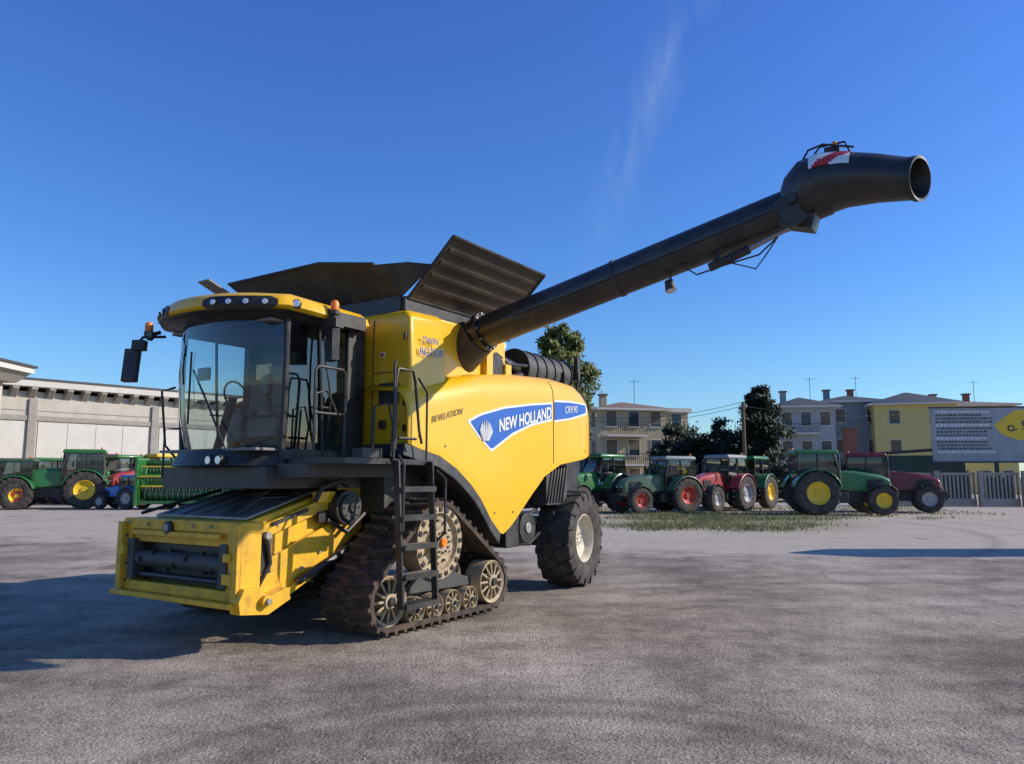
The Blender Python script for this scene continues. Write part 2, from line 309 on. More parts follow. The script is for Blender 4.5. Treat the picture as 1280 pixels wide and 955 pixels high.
b.bb(-1.25,-.85,-.27,.27,2.2,2.42,'interior'); b.box((-.86,0,2.75),(.13,.5,.7),'interior',(0,-.12,0)); b.box((-.83,0,3.17),(.1,.26,.18),'interior'); b.bb(-1.15,-.9,-.2,.2,2.03,2.2,'darkgrey')
b.tube([(-1.85,0,2.0),(-1.72,0,2.45),(-1.66,0,2.62)],.05,'black')
ring=[(-1.62-.07*math.cos(a),.2*math.sin(a),2.64+.17*math.cos(a)) for a in[2*math.pi*i/20 for i in range(21)]]; b.tube(ring,.014,'black',6)
b.tube([(-1.62,-.19,2.64),(-1.64,0,2.62),(-1.62,.19,2.64)],.012,'black',6)
b.box((-1.25,.38,2.5),(.6,.2,.1),'interior',(0,-.1,0)); b.box((-1.6,.5,2.75),(.05,.3,.22),'black',(0,0,.4)); b.tube([(-1.5,.45,2.5),(-1.57,.5,2.7)],.02,'black')
b.box((-1.05,-.45,2.35),(.5,.25,.4),'interior'); b.box((-.87,-.5,2.7),(.1,.34,.5),'interior'); b.tube([(-1.5,.42,2.5),(-1.52,.42,2.66)],.025,'black')
b.box((-1.62,-.62,2.95),(.05,.2,.15),'black'); b.bb(-2.0,-.7,-.85,.85,2.0,2.03,'interior'); b.bb(-1.9,-.7,-.88,.88,3.40,3.43,'interior')
b.build('cab_interior',C,.02)
b=mb()
def pt(v,z,ex): return (-2.34-ex+.50*abs(v/1.1)**2.2,v*(1+ex/1.1),z)
def ro(z,ex): return [pt(1.1*(-1+2*i/24),z,ex) for i in range(25)]+[(-.55+ex,1.0+ex,z),(-.55+ex,-1.0-ex,z)]
b.loft([ro(3.47,-.10),ro(3.49,-.02),ro(3.54,.02),ro(3.62,.0),ro(3.68,-.06),ro(3.73,-.22),ro(3.755,-.6)],'yellow'); b.build('cab_roof',C,smooth=50)
b=mb()
def seg(z,ex,va,vb): return [pt(va+(vb-va)*i/14,z,ex) for i in range(15)]
for s in(-1,1):
    va,vb=sorted((s*.30,s*1.02)); 
    b.loft([seg(3.50,.012,va+.06,vb-.04),seg(3.535,.030,va,vb),seg(3.60,.018,va,vb),seg(3.635,.002,va+.08,vb-.06)],'black',caps=False,closed=False)
    for v in(.44,.60,.76,.92):
        v*=s; p=Vector(pt(v,3.565,.012)); q=Vector(pt(v+.02,3.565,.012))-Vector(pt(v-.02,3.565,.012)); d=Vector((-q.y,q.x,0)).normalized()
        if d.x>0: d=-d
        b.cyl(p,p+d*.03,.036,.036,'black',14); b.cyl(p+d*.03,p+d*.036,.031,.028,'lamp',14)
b.loft([ro(3.425,-.15),ro(3.475,-.05)],'black'); b.loft([ro(3.478,-.03),ro(3.492,.012)],'black')
b.cyl((-1.72,1.09,3.57),(-1.77,1.13,3.57),.05,.05,'black',14); b.cyl((-1.77,1.13,3.57),(-1.776,1.135,3.57),.04,.04,'lamp',14)
b.box((-.95,1.03,3.53),(.6,.1,.16),'black')
b.build('roof_work_lights',C,.004)
b=mb()
def beacon(u,v,z): b.cyl((u,v,z),(u,v,z+.05),.055,m='black',n=14); b.loft([[(u+r*math.cos(a),v+r*math.sin(a),z+h) for a in[2*math.pi*i/14 for i in range(14)]] for r,h in((.048,.05),(.05,.12),(.035,.16),(.005,.17))],'orange')
b.tube([(-1.2,1.0,3.5),(-1.2,1.22,3.5)],.02,'black'); beacon(-1.2,1.12,3.55)
b.tube([(-1.95,-1.05,3.45),(-2.0,-1.25,3.42)],.025,'black'); beacon(-2.0,-1.2,3.42)
b.cyl((-2.02,-1.1,3.4),(-2.06,-1.1,3.4),.06,m='black'); b.cyl((-1.2,1.2,3.44),(-1.26,1.22,3.44),.06,.065,'black')
b.tube([(-1.9,-1.0,3.4),(-2.1,-1.15,3.38),(-2.15,-1.25,3.25),(-2.15,-1.25,2.95)],.018,'black')
b.box((-2.16,-1.26,3.04),(.08,.17,.40),'black',(0,.12,-.5)); b.box((-2.18,-1.08,3.26),(.09,.15,.12),'black',(0,.1,-.5))
b.tube([(-1.3,1.0,3.42),(-1.3,1.22,3.38),(-1.3,1.25,3.1)],.018,'black'); b.box((-1.3,1.2,3.18),(.09,.19,.36),'black',(0,0,.35)); b.box((-1.3,1.2,3.42),(.12,.22,.11),'black')
b.tube([(-1.25,1.02,3.3),(-1.24,1.05,3.0),(-1.2,1.1,2.6),(-1.15,1.0,2.2)],.012,'black')
b.tube([(-1.72,-.95,1.95),(-1.8,-1.05,2.1),(-1.85,-1.1,2.75),(-1.75,-.98,2.8)],.015,'black')
b.tube([(-1.7,-.95,2.3),(-1.75,-1.15,2.3),(-1.75,-1.15,1.7)],.013,'black')
b.tube([(-2.1,.5,2.0),(-2.13,.2,2.5),(-2.12,-.1,2.9)],.012,'black',6); b.tube([(-2.145,-.12,2.3),(-2.155,-.1,3.1)],.012,'black',6)
b.build('cab_mirrors',C,.02)
# platform, ladder, rails
b=mb()
b.bb(-1.65,-.3,.95,1.80,1.86,1.92,'black'); b.bb(-1.75,-.3,.9,1.3,1.72,1.86,'darkgrey'); b.bb(-1.9,-.5,-.9,.9,1.6,1.83,'black')
for v in(.25,.42): b.cyl((-2.08,v,1.9),(-2.13,v,1.9),.055,m='black'); b.cyl((-2.13,v,1.9),(-2.14,v,1.9),.042,.042,'lamp')
def loop(p,r=.016): b.tube(p,r,'black',8)
for u in(-.92,-.34):
    b.loft([[(u-.012,1.80,1.9),(u+.012,1.80,1.9),(u+.012,1.88,1.9),(u-.012,1.88,1.9)],[(u-.012,1.9,.33),(u+.012,1.9,.33),(u+.012,1.98,.33),(u-.012,1.98,.33)]],'black')
for k in range(5):
    z=.36+k*.31; v=1.93-.08*(z-.36)/1.5
    b.bb(-.907,-.353,v-.1,v+.06,z-.015,z+.015,'steel' if k else 'black'); b.bb(-.907,-.353,v+.06,v+.08,z-.04,z+.02,'black')
loop([(-.95,1.92,1.1),(-.98,2.0,1.15),(-.98,2.0,1.85),(-.95,1.9,1.95)]); loop([(-.3,1.92,1.0),(-.26,2.0,1.1),(-.26,2.0,1.7),(-.3,1.9,1.8)])
loop([(-.95,1.82,1.9),(-.95,1.82,2.95),(-.93,1.82,3.0)]); loop([(-.9,1.80,2.02),(-.9,1.8,2.8),(-.87,1.8,2.92),(-.62,1.8,2.92),(-.58,1.8,2.8),(-.5,1.8,2.25),(-.45,1.8,2.1)])
loop([(-.85,1.8,2.15),(-.55,1.8,2.15)]); loop([(-.34,1.78,1.92),(-.34,1.78,2.7),(-.5,1.78,2.85)],.013)
loop([(-1.62,1.3,1.9),(-1.62,1.3,2.85),(-1.58,1.3,2.9),(-1.22,1.3,2.9),(-1.18,1.3,2.85),(-1.18,1.3,1.9)]); loop([(-1.62,1.3,2.4),(-1.18,1.3,2.4)])
loop([(-1.62,1.3,2.6),(-1.45,1.3,2.65),(-1.35,1.3,2.5),(-1.3,1.3,2.4)],.012)
loop([(-.95,1.5,2.5),(-.95,1.5,1.9)],.014); loop([(-1.0,1.55,1.95),(-1.0,1.58,2.5),(-.8,1.6,2.55),(-.72,1.6,2.3),(-.75,1.6,1.95)],.013)
b.bb(-1.3,-1.0,1.55,1.7,1.93,2.03,'black')
b.build('ladder_platform',C)
# feeder house
b=mb(); Y='yellow_dirty'
b.loft([[(-2.05,-.80,.5),(-2.05,.88,.5),(-2.05,.88,1.27),(-2.05,-.80,1.27)],[(-.85,-.80,.85),(-.85,.86,.85),(-.85,.86,1.58),(-.85,-.80,1.58)],[(-.3,-.7,1.1),(-.3,.75,1.1),(-.3,.75,1.75),(-.3,-.7,1.75)]],Y)
b.prism([(-2.1,.45),(-1.85,.37),(-.95,.80),(-.88,.98),(-1.0,1.2),(-1.9,.85),(-2.1,.95)],.885,.93,Y)
b.prism([(-1.95,1.22),(-1.0,1.52),(-1.0,1.38),(-1.95,1.08)],.88,.945,Y)
b.prism([(-1.95,.39),(-1.86,.35),(-.93,.80),(-.97,.86)],.935,.97,Y)
b.box((-1.6,.95,1.30),(.5,.06,.035),'black',(0,-.28,0)); b.box((-1.15,.95,1.28),(.12,.05,.12),'black')
for u,z in((-1.7,.6),(-1.4,.75),(-1.15,.9),(-1.75,1.22),(-1.4,1.33)): b.cyl((u,.93,z),(u,.955,z),.02,m='steel',n=8)
u0=-2.30; vl,vr=-.96,1.08
b.bb(u0,-2.04,vl,vr,1.16,1.27,Y); b.bb(u0,-2.06,vl,-.80,.50,1.16,Y); b.bb(u0,-2.06,.86,vr,.50,1.16,Y)
b.bb(u0,-2.06,-.8,.86,.50,.60,Y); b.bb(u0+.04,-2.06,-.8,.86,1.02,1.16,Y)
b.loft([[(u0-.10,vl-.05,.45),(u0-.10,vr,.45),(u0-.10,vr,.50),(u0-.10,vl-.05,.50)],[(-2.06,vl-.05,.39),(-2.06,vr+.03,.39),(-2.06,vr+.03,.495),(-2.06,vl-.05,.495)]],Y)
b.bb(u0-.06,u0,vl-.02,vl+.07,.51,1.23,Y); b.bb(u0-.05,u0,vr-.08,vr,.51,1.25,Y); b.bb(u0-.04,u0,-.72,.78,1.10,1.15,Y)
b.bb(u0-.02,-2.2,.76,.88,.62,1.05,'darkgrey'); b.bb(u0-.02,-2.2,-.84,-.72,.62,1.05,'darkgrey')
b.bb(-2.15,-2.1,-.78,.84,.55,1.1,'black')
b.cyl((-2.22,-.72,.84),(-2.22,.76,.84),.09,m='darkgrey',n=18); b.cyl((-2.25,-.72,.67),(-2.25,.76,.67),.03,m='black',n=10)
for i in range(7): b.box((-2.22,-.6+i*.2,.84),(.23,.03,.06),'black',(0,i*.9,0))
b.cyl((u0+.02,-.1,1.19),(u0-.045,-.1,1.19),.07,m='black',n=20); b.cyl((u0-.045,-.1,1.19),(u0-.055,-.1,1.19),.042,m='steel',n=16)
for v in(-.85,-.5,.3,.6,.97): b.cyl((u0,v,1.22),(u0-.02,v,1.22),.018,m='steel',n=8)
for z in(.6,.78,.95,1.08):
    for v in(-.87,.97): b.cyl((u0,v,z),(u0-.02,v,z),.016,m='darkgrey',n=8)
b.box((u0-.03,.94,.72),(.06,.14,.1),Y); b.box((u0-.04,.95,.93),(.08,.10,.08),Y); b.box((u0-.04,-.89,.93),(.06,.10,.1),Y)
b.prism([(-2.34,.40),(-2.0,.36),(-1.72,.48),(-1.76,.60),(-2.0,.53),(-2.12,.64),(-2.3,.64),(-2.36,.52)],1.0,1.15,Y)
b.prism([(-2.15,.66),(-1.8,.76),(-1.7,.57),(-2.1,.47)],.935,.99,Y)
b.cyl((-2.06,.98,.5),(-2.06,1.21,.5),.06,m=Y,n=18); b.cyl((-2.06,1.21,.5),(-2.06,1.24,.5),.032,m='steel',n=12)
b.tube([(-2.15,1.02,1.18),(-1.98,1.08,1.08),(-1.93,1.06,.85),(-2.05,1.03,.62)],.025,'black'); b.bb(-2.03,-1.9,.94,1.04,.75,1.1,'black'); b.cyl((-2.0,.94,1.13),(-2.0,1.12,1.13),.04,m='steel',n=12)
b.build('feeder_house',C,.010)
b=mb()
b.loft([[(-2.05,-.75,1.28),(-2.05,.82,1.28),(-2.05,.82,1.305),(-2.05,-.75,1.305)],[(-1.1,-.7,1.54),(-1.1,.75,1.54),(-1.1,.75,1.565),(-1.1,-.7,1.565)]],'steel')
for v in(-.6,-.3,.0,.3,.6): b.tube([(-2.02,v,1.315),(-1.12,v,1.567)],.012,'darkgrey',6)
b.tube([(-2.2,-.8,1.32),(-1.2,-.75,1.57)],.02,'black'); b.tube([(-2.1,.5,1.33),(-1.7,.55,1.55),(-1.3,.52,1.52),(-1.0,.5,1.75)],.018,'black')
b.tube([(-2.1,.7,1.33),(-1.8,.72,1.5),(-1.4,.7,1.5),(-1.1,.65,1.75)],.018,'black'); b.tube([(-2.1,.6,1.33),(-1.6,.65,1.6),(-1.2,.62,1.6),(-1.0,.6,1.8)],.014,'black')
b.cyl((-.85,.86,1.38),(-.85,1.08,1.38),.20,m='black',n=28); b.cyl((-.85,1.08,1.38),(-.85,1.12,1.38),.15,m='darkgrey',n=24); b.cyl((-.85,1.12,1.38),(-.85,1.15,1.38),.05,m='black',n=12)
for i in range(8): b.cyl((-.85+.12*math.cos(i*.785),1.11,1.38+.12*math.sin(i*.785)),(-.85+.12*math.cos(i*.785),1.135,1.38+.12*math.sin(i*.785)),.013,m='black',n=6)
b.tube([(-1.25,.95,1.45),(-1.2,1.0,1.6),(-.95,1.02,1.68),(-.8,1.0,1.62)],.03,'black')
b.tube([(-1.1,.98,1.25),(-.8,1.0,1.1),(-.5,.98,1.3)],.03,'black'); b.box((-1.1,.93,1.5),(.25,.1,.12),'yellow'); b.box((-1.3,.2,1.66),(.5,.5,.12),'yellow'); b.box((-.9,-.1,1.7),(.2,1.5,.1),'yellow')
b.tube([(-1.0,.7,1.7),(-1.0,.9,1.5)],.025,'black'); b.tube([(-1.5,1.0,.62),(-.5,.95,1.0)],.045,'black'); b.tube([(-1.5,1.0,.62),(-1.2,.98,.74)],.028,'steel')
b.build('feeder_drive',C,.006)
# tracks
def hull(pts):
    pts=sorted(set(pts))
    def half(ps):
        h=[]
        for p in ps:
            while len(h)>1 and (h[-1][0]-h[-2][0])*(p[1]-h[-2][1])-(h[-1][1]-h[-2][1])*(p[0]-h[-2][0])<=0: h.pop()
            h.append(p)
        return h
    a=half(pts); c=half(pts[::-1]); return a[:-1]+c[:-1]
def resamp(P,n):
    P=P+[P[0]]; L=[0]
    for a,c in zip(P,P[1:]): L.append(L[-1]+math.dist(a,c))
    out=[]; j=0
    for i in range(n):
        t=L[-1]*i/n
        while L[j+1]<t: j+=1
        q=(t-L[j])/(L[j+1]-L[j]); out.append((P[j][0]+(P[j+1][0]-P[j][0])*q,P[j][1]+(P[j+1][1]-P[j][1])*q))
    return out
def circ(cx,cz,r): return [(cx+r*math.cos(2*math.pi*i/48),cz+r*math.sin(2*math.pi*i/48)) for i in range(48)]
for side in(1,-1):
    b=mb(); v0,v1=(1.02,1.75) if side>0 else(-1.75,-1.02)
    H=hull(circ(-.86,.39,.36)+circ(1.09,.39,.36)+circ(0,.96,.52)); N=132; P=resamp(H,N)
    cx=sum(p[0] for p in P)/N; cz=sum(p[1] for p in P)/N; nrm=[]
    for i in range(N):
        a=P[i-1]; c=P[(i+1)%N]; d=Vector((c[0]-a[0],c[1]-a[1])).normalized(); nn=Vector((d.y,-d.x))
        if nn.dot(Vector((P[i][0]-cx,P[i][1]-cz)))<0: nn=-nn
        nrm.append(nn)
    rs=[]
    for i in range(N+1):
        p=Vector(P[i%N]); n_=nrm[i%N]; o=p-n_*.035; q=p-n_*.09
        rs.append([(o.x,v0,o.y),(o.x,v1,o.y),(q.x,v1,q.y),(q.x,v0,q.y)])
    b.loft(rs,'trackrubber',caps=False)
    def blk(idx,w):
        p=Vector(P[idx%N]); n_=nrm[idx%N]; d=Vector((-n_.y,n_.x)); o=p-n_*.04; t=p
        return [(o+d*w*1.3),(o-d*w*1.3),(t-d*w),(t+d*w)]
    vm=(v0+v1)/2
    for i in range(0,N,3):
        for (ia,va,ib,vb) in((i,v0,i+1,vm+.03),(i+2,vm-.03,i+1,v1)):
            b.loft([[(x.x,va,x.y) for x in blk(ia,.022)],[(x.x,vb,x.y) for x in blk(ib,.022)]],'trackrubber')
        p=Vector(P[i])-nrm[i]*.12; b.box((p.x,vm,p.y),(.06,.08,.06),'trackrubber')
    b.build('track_belt',C,.004)
    b=mb(); vo=v1-.02 if side>0 else v0+.02; sg=side
    def spoked(u,z,r,rh,ns,m,wd,th):
        b.lathe([(vo-sg*wd,r*.82),(vo-sg*wd,r),(vo,r),(vo+sg*.005,r*.96),(vo-sg*.02,r*.84),(vo-sg*wd,r*.82)],(u,0,z),m,36)
        b.cyl((u,vo-sg*wd,z),(u,vo+sg*.02,z),rh,m=m,n=20); b.cyl((u,vo+sg*.02,z),(u,vo+sg*.05,z),rh*.55,m='black',n=16)
        for i in range(ns):
            a=2*math.pi*i/ns; b.tube([(u+rh*.8*math.cos(a),vo-sg*.01,z+rh*.8*math.sin(a)),(u+r*.9*math.cos(a),vo-sg*.03,z+r*.9*math.sin(a))],th,m,6)
        b.cyl((u,vo-sg*wd*.8,z),(u,vo-sg*wd*.75,z),r*.85,m='black',n=24)
    spoked(-.86,.39,.27,.09,12,'rim_drive',.25,.016); spoked(1.09,.39,.27,.09,12,'rim_drive',.25,.016)
    for u in(-.42,-.08,.27,.62): spoked(u,.235,.15,.05,8,'rim_drive',.2,.012)
    b.lathe([(vo-sg*.3,.40),(vo-sg*.02,.44),(vo,.43),(vo,.34),(vo-sg*.05,.32),(vo-sg*.06,.2),(vo-sg*.02,.18),(vo+sg*.03,.17),(vo+sg*.03,.001)],(0,0,.96),'rim_drive',40)
    for i in range(20):
        a=2*math.pi*i/20; b.box((.385*math.cos(a),vo+sg*.004,.96+.385*math.sin(a)),(.055,.02,.055),'black',(0,-a,0))
    for i in range(12):
        a=2*math.pi*i/12; b.cyl((.25*math.cos(a),vo-sg*.06,.96+.25*math.sin(a)),(.25*math.cos(a),vo-sg*.02,.96+.25*math.sin(a)),.016,m='darkgrey',n=8)
        b.cyl((.12*math.cos(a),vo+sg*.03,.96+.12*math.sin(a)),(.12*math.cos(a),vo+sg*.05,.96+.12*math.sin(a)),.014,m='darkgrey',n=8)
    b.cyl((0,vo+sg*.03,.96),(0,vo+sg*.07,.96),.05,m='orange',n=16)
    b.prism([(-.75,.30),(.95,.30),(1.0,.42),(.5,.55),(-.4,.55),(-.8,.44)],vo-sg*.16,vo-sg*.30,'black')
    b.prism([(-.55,.42),(.65,.40),(.62,.50),(.2,.60),(-.3,.60)],vo-sg*.05,vo-sg*.12,'darkgrey')
    b.build('track_wheels',C,.004)
for s,st in((1,R(6)),(-1,R(6))):
    b=MB(MC@Matrix.Translation((3.88,s*1.34,.755))@Matrix.Rotation(-st,4,'Z')); wheel(b,(0,0,0),.75,.62,.385,'rim_cream',nl=18,lugh=.05); b.build('rear_wheel',C,.006)
# engine deck
b=mb()
b.bb(2.1,4.3,-1.2,1.2,3.0,3.2,'black'); b.bb(2.15,2.9,-1.0,.6,3.2,3.75,'darkgrey'); b.bb(3.0,4.2,-1.1,.4,3.2,3.6,'black')
b.cyl((2.95,.85,3.46),(4.4,.85,3.46),.30,m='darkgrey',n=32)
for i in range(6): b.cyl((2.93+i*.28,.85,3.46),(2.98+i*.28,.85,3.46),.32,m='black',n=32)
b.tube([(2.0,.9,3.3),(2.3,1.0,3.5),(2.6,1.0,3.45),(3.0,.95,3.4)],.09,'black',12); b.tube([(1.7,1.2,3.2),(2.0,1.2,3.45),(2.2,1.15,3.7)],.06,'steel',10)
b.tube([(1.5,1.25,3.3),(1.9,1.28,3.35),(2.3,1.2,3.2),(2.7,1.15,3.3)],.05,'black',10); b.tube([(1.4,1.2,3.4),(1.8,1.3,3.5),(2.2,1.25,3.4),(2.8,1.2,3.45)],.025,'black',8)
b.tube([(2.2,.8,3.3),(2.25,.8,3.95),(2.5,.8,3.98),(2.9,.8,3.9)],.02,'black',6); b.box((2.35,1.0,3.32),(.25,.25,.3),'steel')
b.cyl((1.75,1.3,3.3),(1.75,1.36,3.3),.17,m='black',n=20); b.bb(1.45,1.6,1.2,1.38,3.1,3.5,'yellow'); b.bb(1.9,2.05,1.2,1.4,3.15,3.35,'yellow')
b.loft([[(4.0,-1.1,3.1),(4.0,1.2,3.1),(4.0,1.2,3.5),(4.0,-1.1,3.5)],[(4.8,-1.0,2.6),(4.8,1.0,2.6),(4.7,1.0,3.2),(4.7,-1.0,3.2)]],'black')
b.tube([(4.4,1.15,2.9),(4.4,1.25,3.4),(4.45,1.2,3.75)],.02,'black'); b.box((4.45,1.2,3.6),(.1,.08,.4),'black')
b.tube([(4.5,1.1,3.1),(4.85,1.2,3.1),(4.85,1.2,2.0)],.02,'black')
b.build('engine_deck',C,.012)
# ================= TRACTORS =================
def tractor(px,py,hd,sc,body,rim,roof,WB=2.8,rr=.92):
    T=empty('tractor',(px,py,0),hd,sc)
    for s in(1,-1):
        w=MB(); wheel(w,(0,s*.95,rr),rr*.99,.55,rr*.52,rim,nl=16,lugh=.05); w.build('rear_wheel',T)
        w=MB(); wheel(w,(WB,s*.88,.66),.65,.45,.34,rim,nl=14,lugh=.05); w.build('front_wheel',T)
    b=MB()
    b.bb(-.4,WB+.1,-.28,.28,.55,1.1,'black'); b.cyl((0,-.8,rr),(0,.8,rr),.16,m='black'); b.cyl((WB,-.75,.64),(WB,.75,.64),.11,m='black')
    b.prism([(WB+.3,.55),(WB+.85,.6),(WB+.9,1.0),(WB+.3,1.05)],-.35,.35,'black'); b.bb(.6,1.4,.35,.75,.55,1.0,'black'); b.bb(.6,1.4,-.75,-.35,.55,1.0,'black')
    for k in range(3): b.bb(.75,1.15,.76,.98,.45+k*.28,.49+k*.28,'black')
    b.tube([(-.7,-.35,.6),(-1.0,-.4,.6)],.05,'black'); b.tube([(-.7,.35,.6),(-1.0,.4,.6)],.05,'black'); b.bb(-.7,-.4,-.4,.4,.5,1.3,'black')
    b.build('chassis',T,.02)
    b=MB(); e=WB+.62
    b.loft([[(x,-w,z0),(x,w,z0),(x,w,z1-.12),(x,w*.75,z1),(x,-w*.75,z1),(x,-w,z1-.12)] for x,w,z0,z1 in((.95,.44,1.1,2.0),(1.8,.42,1.05,1.97),(e-.4,.38,1.0,1.78),(e-.08,.35,1.0,1.62),(e,.28,1.05,1.45))],body); b.build('hood',T,.03)
    b=MB(); b.loft([[(e+.005,-.27,1.08),(e+.005,.27,1.08),(e+.005,.24,1.40),(e+.005,-.24,1.40)],[(e+.03,-.25,1.1),(e+.03,.25,1.1),(e+.03,.22,1.38),(e+.03,-.22,1.38)]],'black')
    for s in(1,-1):
        b.box((e+.03,s*.17,1.34),(.03,.12,.07),'lamp'); b.box((e-.75,s*.405,1.4),(.7,.03,.38),'black')
        for k in range(5): b.box((e-1.0+k*.13,s*.423,1.4),(.02,.01,.34),'darkgrey')
    b.build('grille',T)
    b=MB()
    for s in(1,-1):
        A=[R(a) for a in range(15,166,15)]; Rf=rr+.10
        b.loft([[(Rf*math.cos(a)*r_,s*y,rr+Rf*math.sin(a)*r_) for r_,y in((1,.62),(1,1.22),(.95,1.24),(.96,.62))] for a in A],body)
        A=[R(a) for a in range(30,151,15)]
        b.loft([[(WB+.74*math.cos(a)*r_,s*y,.66+.74*math.sin(a)*r_) for r_,y in((1,.7),(1,1.1),(.96,1.1),(.96,.7))] for a in A],'black')
    b.bb(-.55,.95,-.62,.62,1.05,1.35,body); b.build('fenders',T,.01)
    b=MB(); x0,x1=-.72,.98; zt=2.72
    b.loft([[(x0,-.6,1.35),(x1,-.55,1.35),(x1,.55,1.35),(x0,.6,1.35)],[(x0-.05,-.76,2.0),(x1+.08,-.7,2.0),(x1+.08,.7,2.0),(x0-.05,.76,2.0)],[(x0+.02,-.72,zt),(x1-.12,-.66,zt),(x1-.12,.66,zt),(x0+.02,.72,zt)]],'glass_dark',caps=False); b.build('cab_glass',T)
    b=MB()
    for s in(1,-1):
        for (xa,xb,xc,y) in((x0,x0-.05,x0+.02,.0),(x1,x1+.08,x1-.12,-.05),(.15,.12,.15,.0)):
            b.tube([(xa,s*(.6+y),1.3),(xb,s*(.765+y),2.0),(xc,s*(.725+y),zt)],.035,'black',6)
        b.tube([(x1-.1,s*.72,2.55),(x1+.1,s*1.1,2.5),(x1+.1,s*1.1,2.15)],.015,'black',6); b.box((x1+.1,s*1.12,2.28),(.05,.17,.32),'black')
        b.box((x1-.02,s*.5,zt+.1),(.06,.14,.08),'lamp')
    b.bb(-.3,.1,-.25,.25,1.5,1.65,'interior'); b.box((-.33,0,1.95),(.12,.46,.6),'interior'); b.tube([(.8,0,1.4),(.55,0,1.85)],.04,'black'); b.cyl((.5,0,1.86),(.52,0,1.89),.19,m='black')
    b.tube([(1.1,-.6,1.2),(1.1,-.62,2.6),(1.08,-.62,2.75)],[.07,.05,.05],'darkgrey',10)
    b.build('cab_frame',T)
    b=MB(); b.loft([[(x0-.12+i,-.76+i,z),(x1+.08-i,-.72+i,z),(x1+.08-i,.72-i,z),(x0-.12+i,.76-i,z)] for i,z in((.04,zt-.02),(0,zt+.04),(.0,zt+.14),(.08,zt+.2))],roof)
    b.cyl((x0+.1,.55,zt+.2),(x0+.1,.55,zt+.32),.05,m='orange',n=10); b.build('cab_roof',T,.04,seg=3)
    return T
tractor(8.4,40.0,R(205),.98,'fendt_green','rim_red','roofgrey',rr=.9)
tractor(11.8,42.5,R(225),1.03,'tr_red','rim_grey','roofgrey')
tractor(14.2,46.0,R(228),1.04,'jd_green','jd_yellow','jd_green')
tractor(12.9,47.5,R(222),1.0,'tr_red','rim_grey','tr_red')
tractor(14.5,37.6,R(-6),1.06,'jd_green','jd_yellow','jd_green',rr=.98)
tractor(18.6,41.0,R(-22),1.05,'dk_red','rim_grey','dk_red')
tractor(4.9,41.0,R(222),1.03,'jd_green','jd_yellow','jd_green')
tractor(-25.0,45.5,R(205),1.17,'jd_green','jd_yellow','jd_green')
tractor(-28.0,44.0,R(200),.98,'jd_green','rim_red','fendt_green')
tractor(-27.0,54,R(240),1.15,'jd_green','jd_yellow','jd_green'); tractor(-24.6,55,R(235),1.18,'tr_red','rim_grey','jd_yellow'); tractor(-29.8,56,R(235),1.2,'tr_red','rim_red','tr_red')
tractor(-33.5,56,R(230),1.1,'jd_green','jd_yellow','jd_green'); tractor(-22.6,57,R(250),1.15,'jd_green','jd_yellow','jd_green')
tractor(-21.6,44.5,R(165),.66,'tr_blue','rim_grey','tr_blue')
Hh=empty('grain_header',(-17.1,45,0),R(8),1.15); b=MB()
b.bb(-3.4,3.0,0,.3,.5,2.3,'jd_green'); b.bb(-3.5,3.1,-.2,-.01,2.25,2.4,'jd_green'); b.bb(-3.5,3.1,-1.3,-.1,.3,.42,'jd_green'); b.cyl((-3.3,-.5,.75),(2.9,-.5,.75),.3,m='jd_green',n=16)
for i in range(24): b.cyl((-3.2+i*.26,-.5,.75),(-3.17+i*.26,-.5,.75),.42,m='steel',n=14)
for x in(-3.45,3.05): b.prism([(x-.05,.2),(x+.05,.2),(x+.05,2.5),(x-.05,2.5)],-1.5,.32,'jd_green')
for k in range(6):
    a=k*math.pi/3; y,z=-.9+.55*math.cos(a),1.6+.55*math.sin(a); b.tube([(-3.3,y,z),(2.9,y,z)],.035,'jd_yellow',6)
    for x in(-3.2,-1.1,1,2.8): b.tube([(x,-.9,1.6),(x,y,z)],.03,'jd_green',5)
    for i in range(40): b.tube([(-3.2+i*.155,y,z),(-3.2+i*.155,y-.05,z-.22)],.01,'black',4)
b.cyl((-3.3,-.9,1.6),(2.9,-.9,1.6),.12,m='jd_green'); b.bb(-3.0,2.6,.35,.9,.3,.45,'black'); b.bb(-1.0,.6,.3,1.3,.9,2.6,'jd_green')
for x in(-2.4,-1.7,1.6,2.3): b.cyl((x,.5,.35),(x,.75,.35),.35,m='rubber',n=20)
b.build('header_frame',Hh)
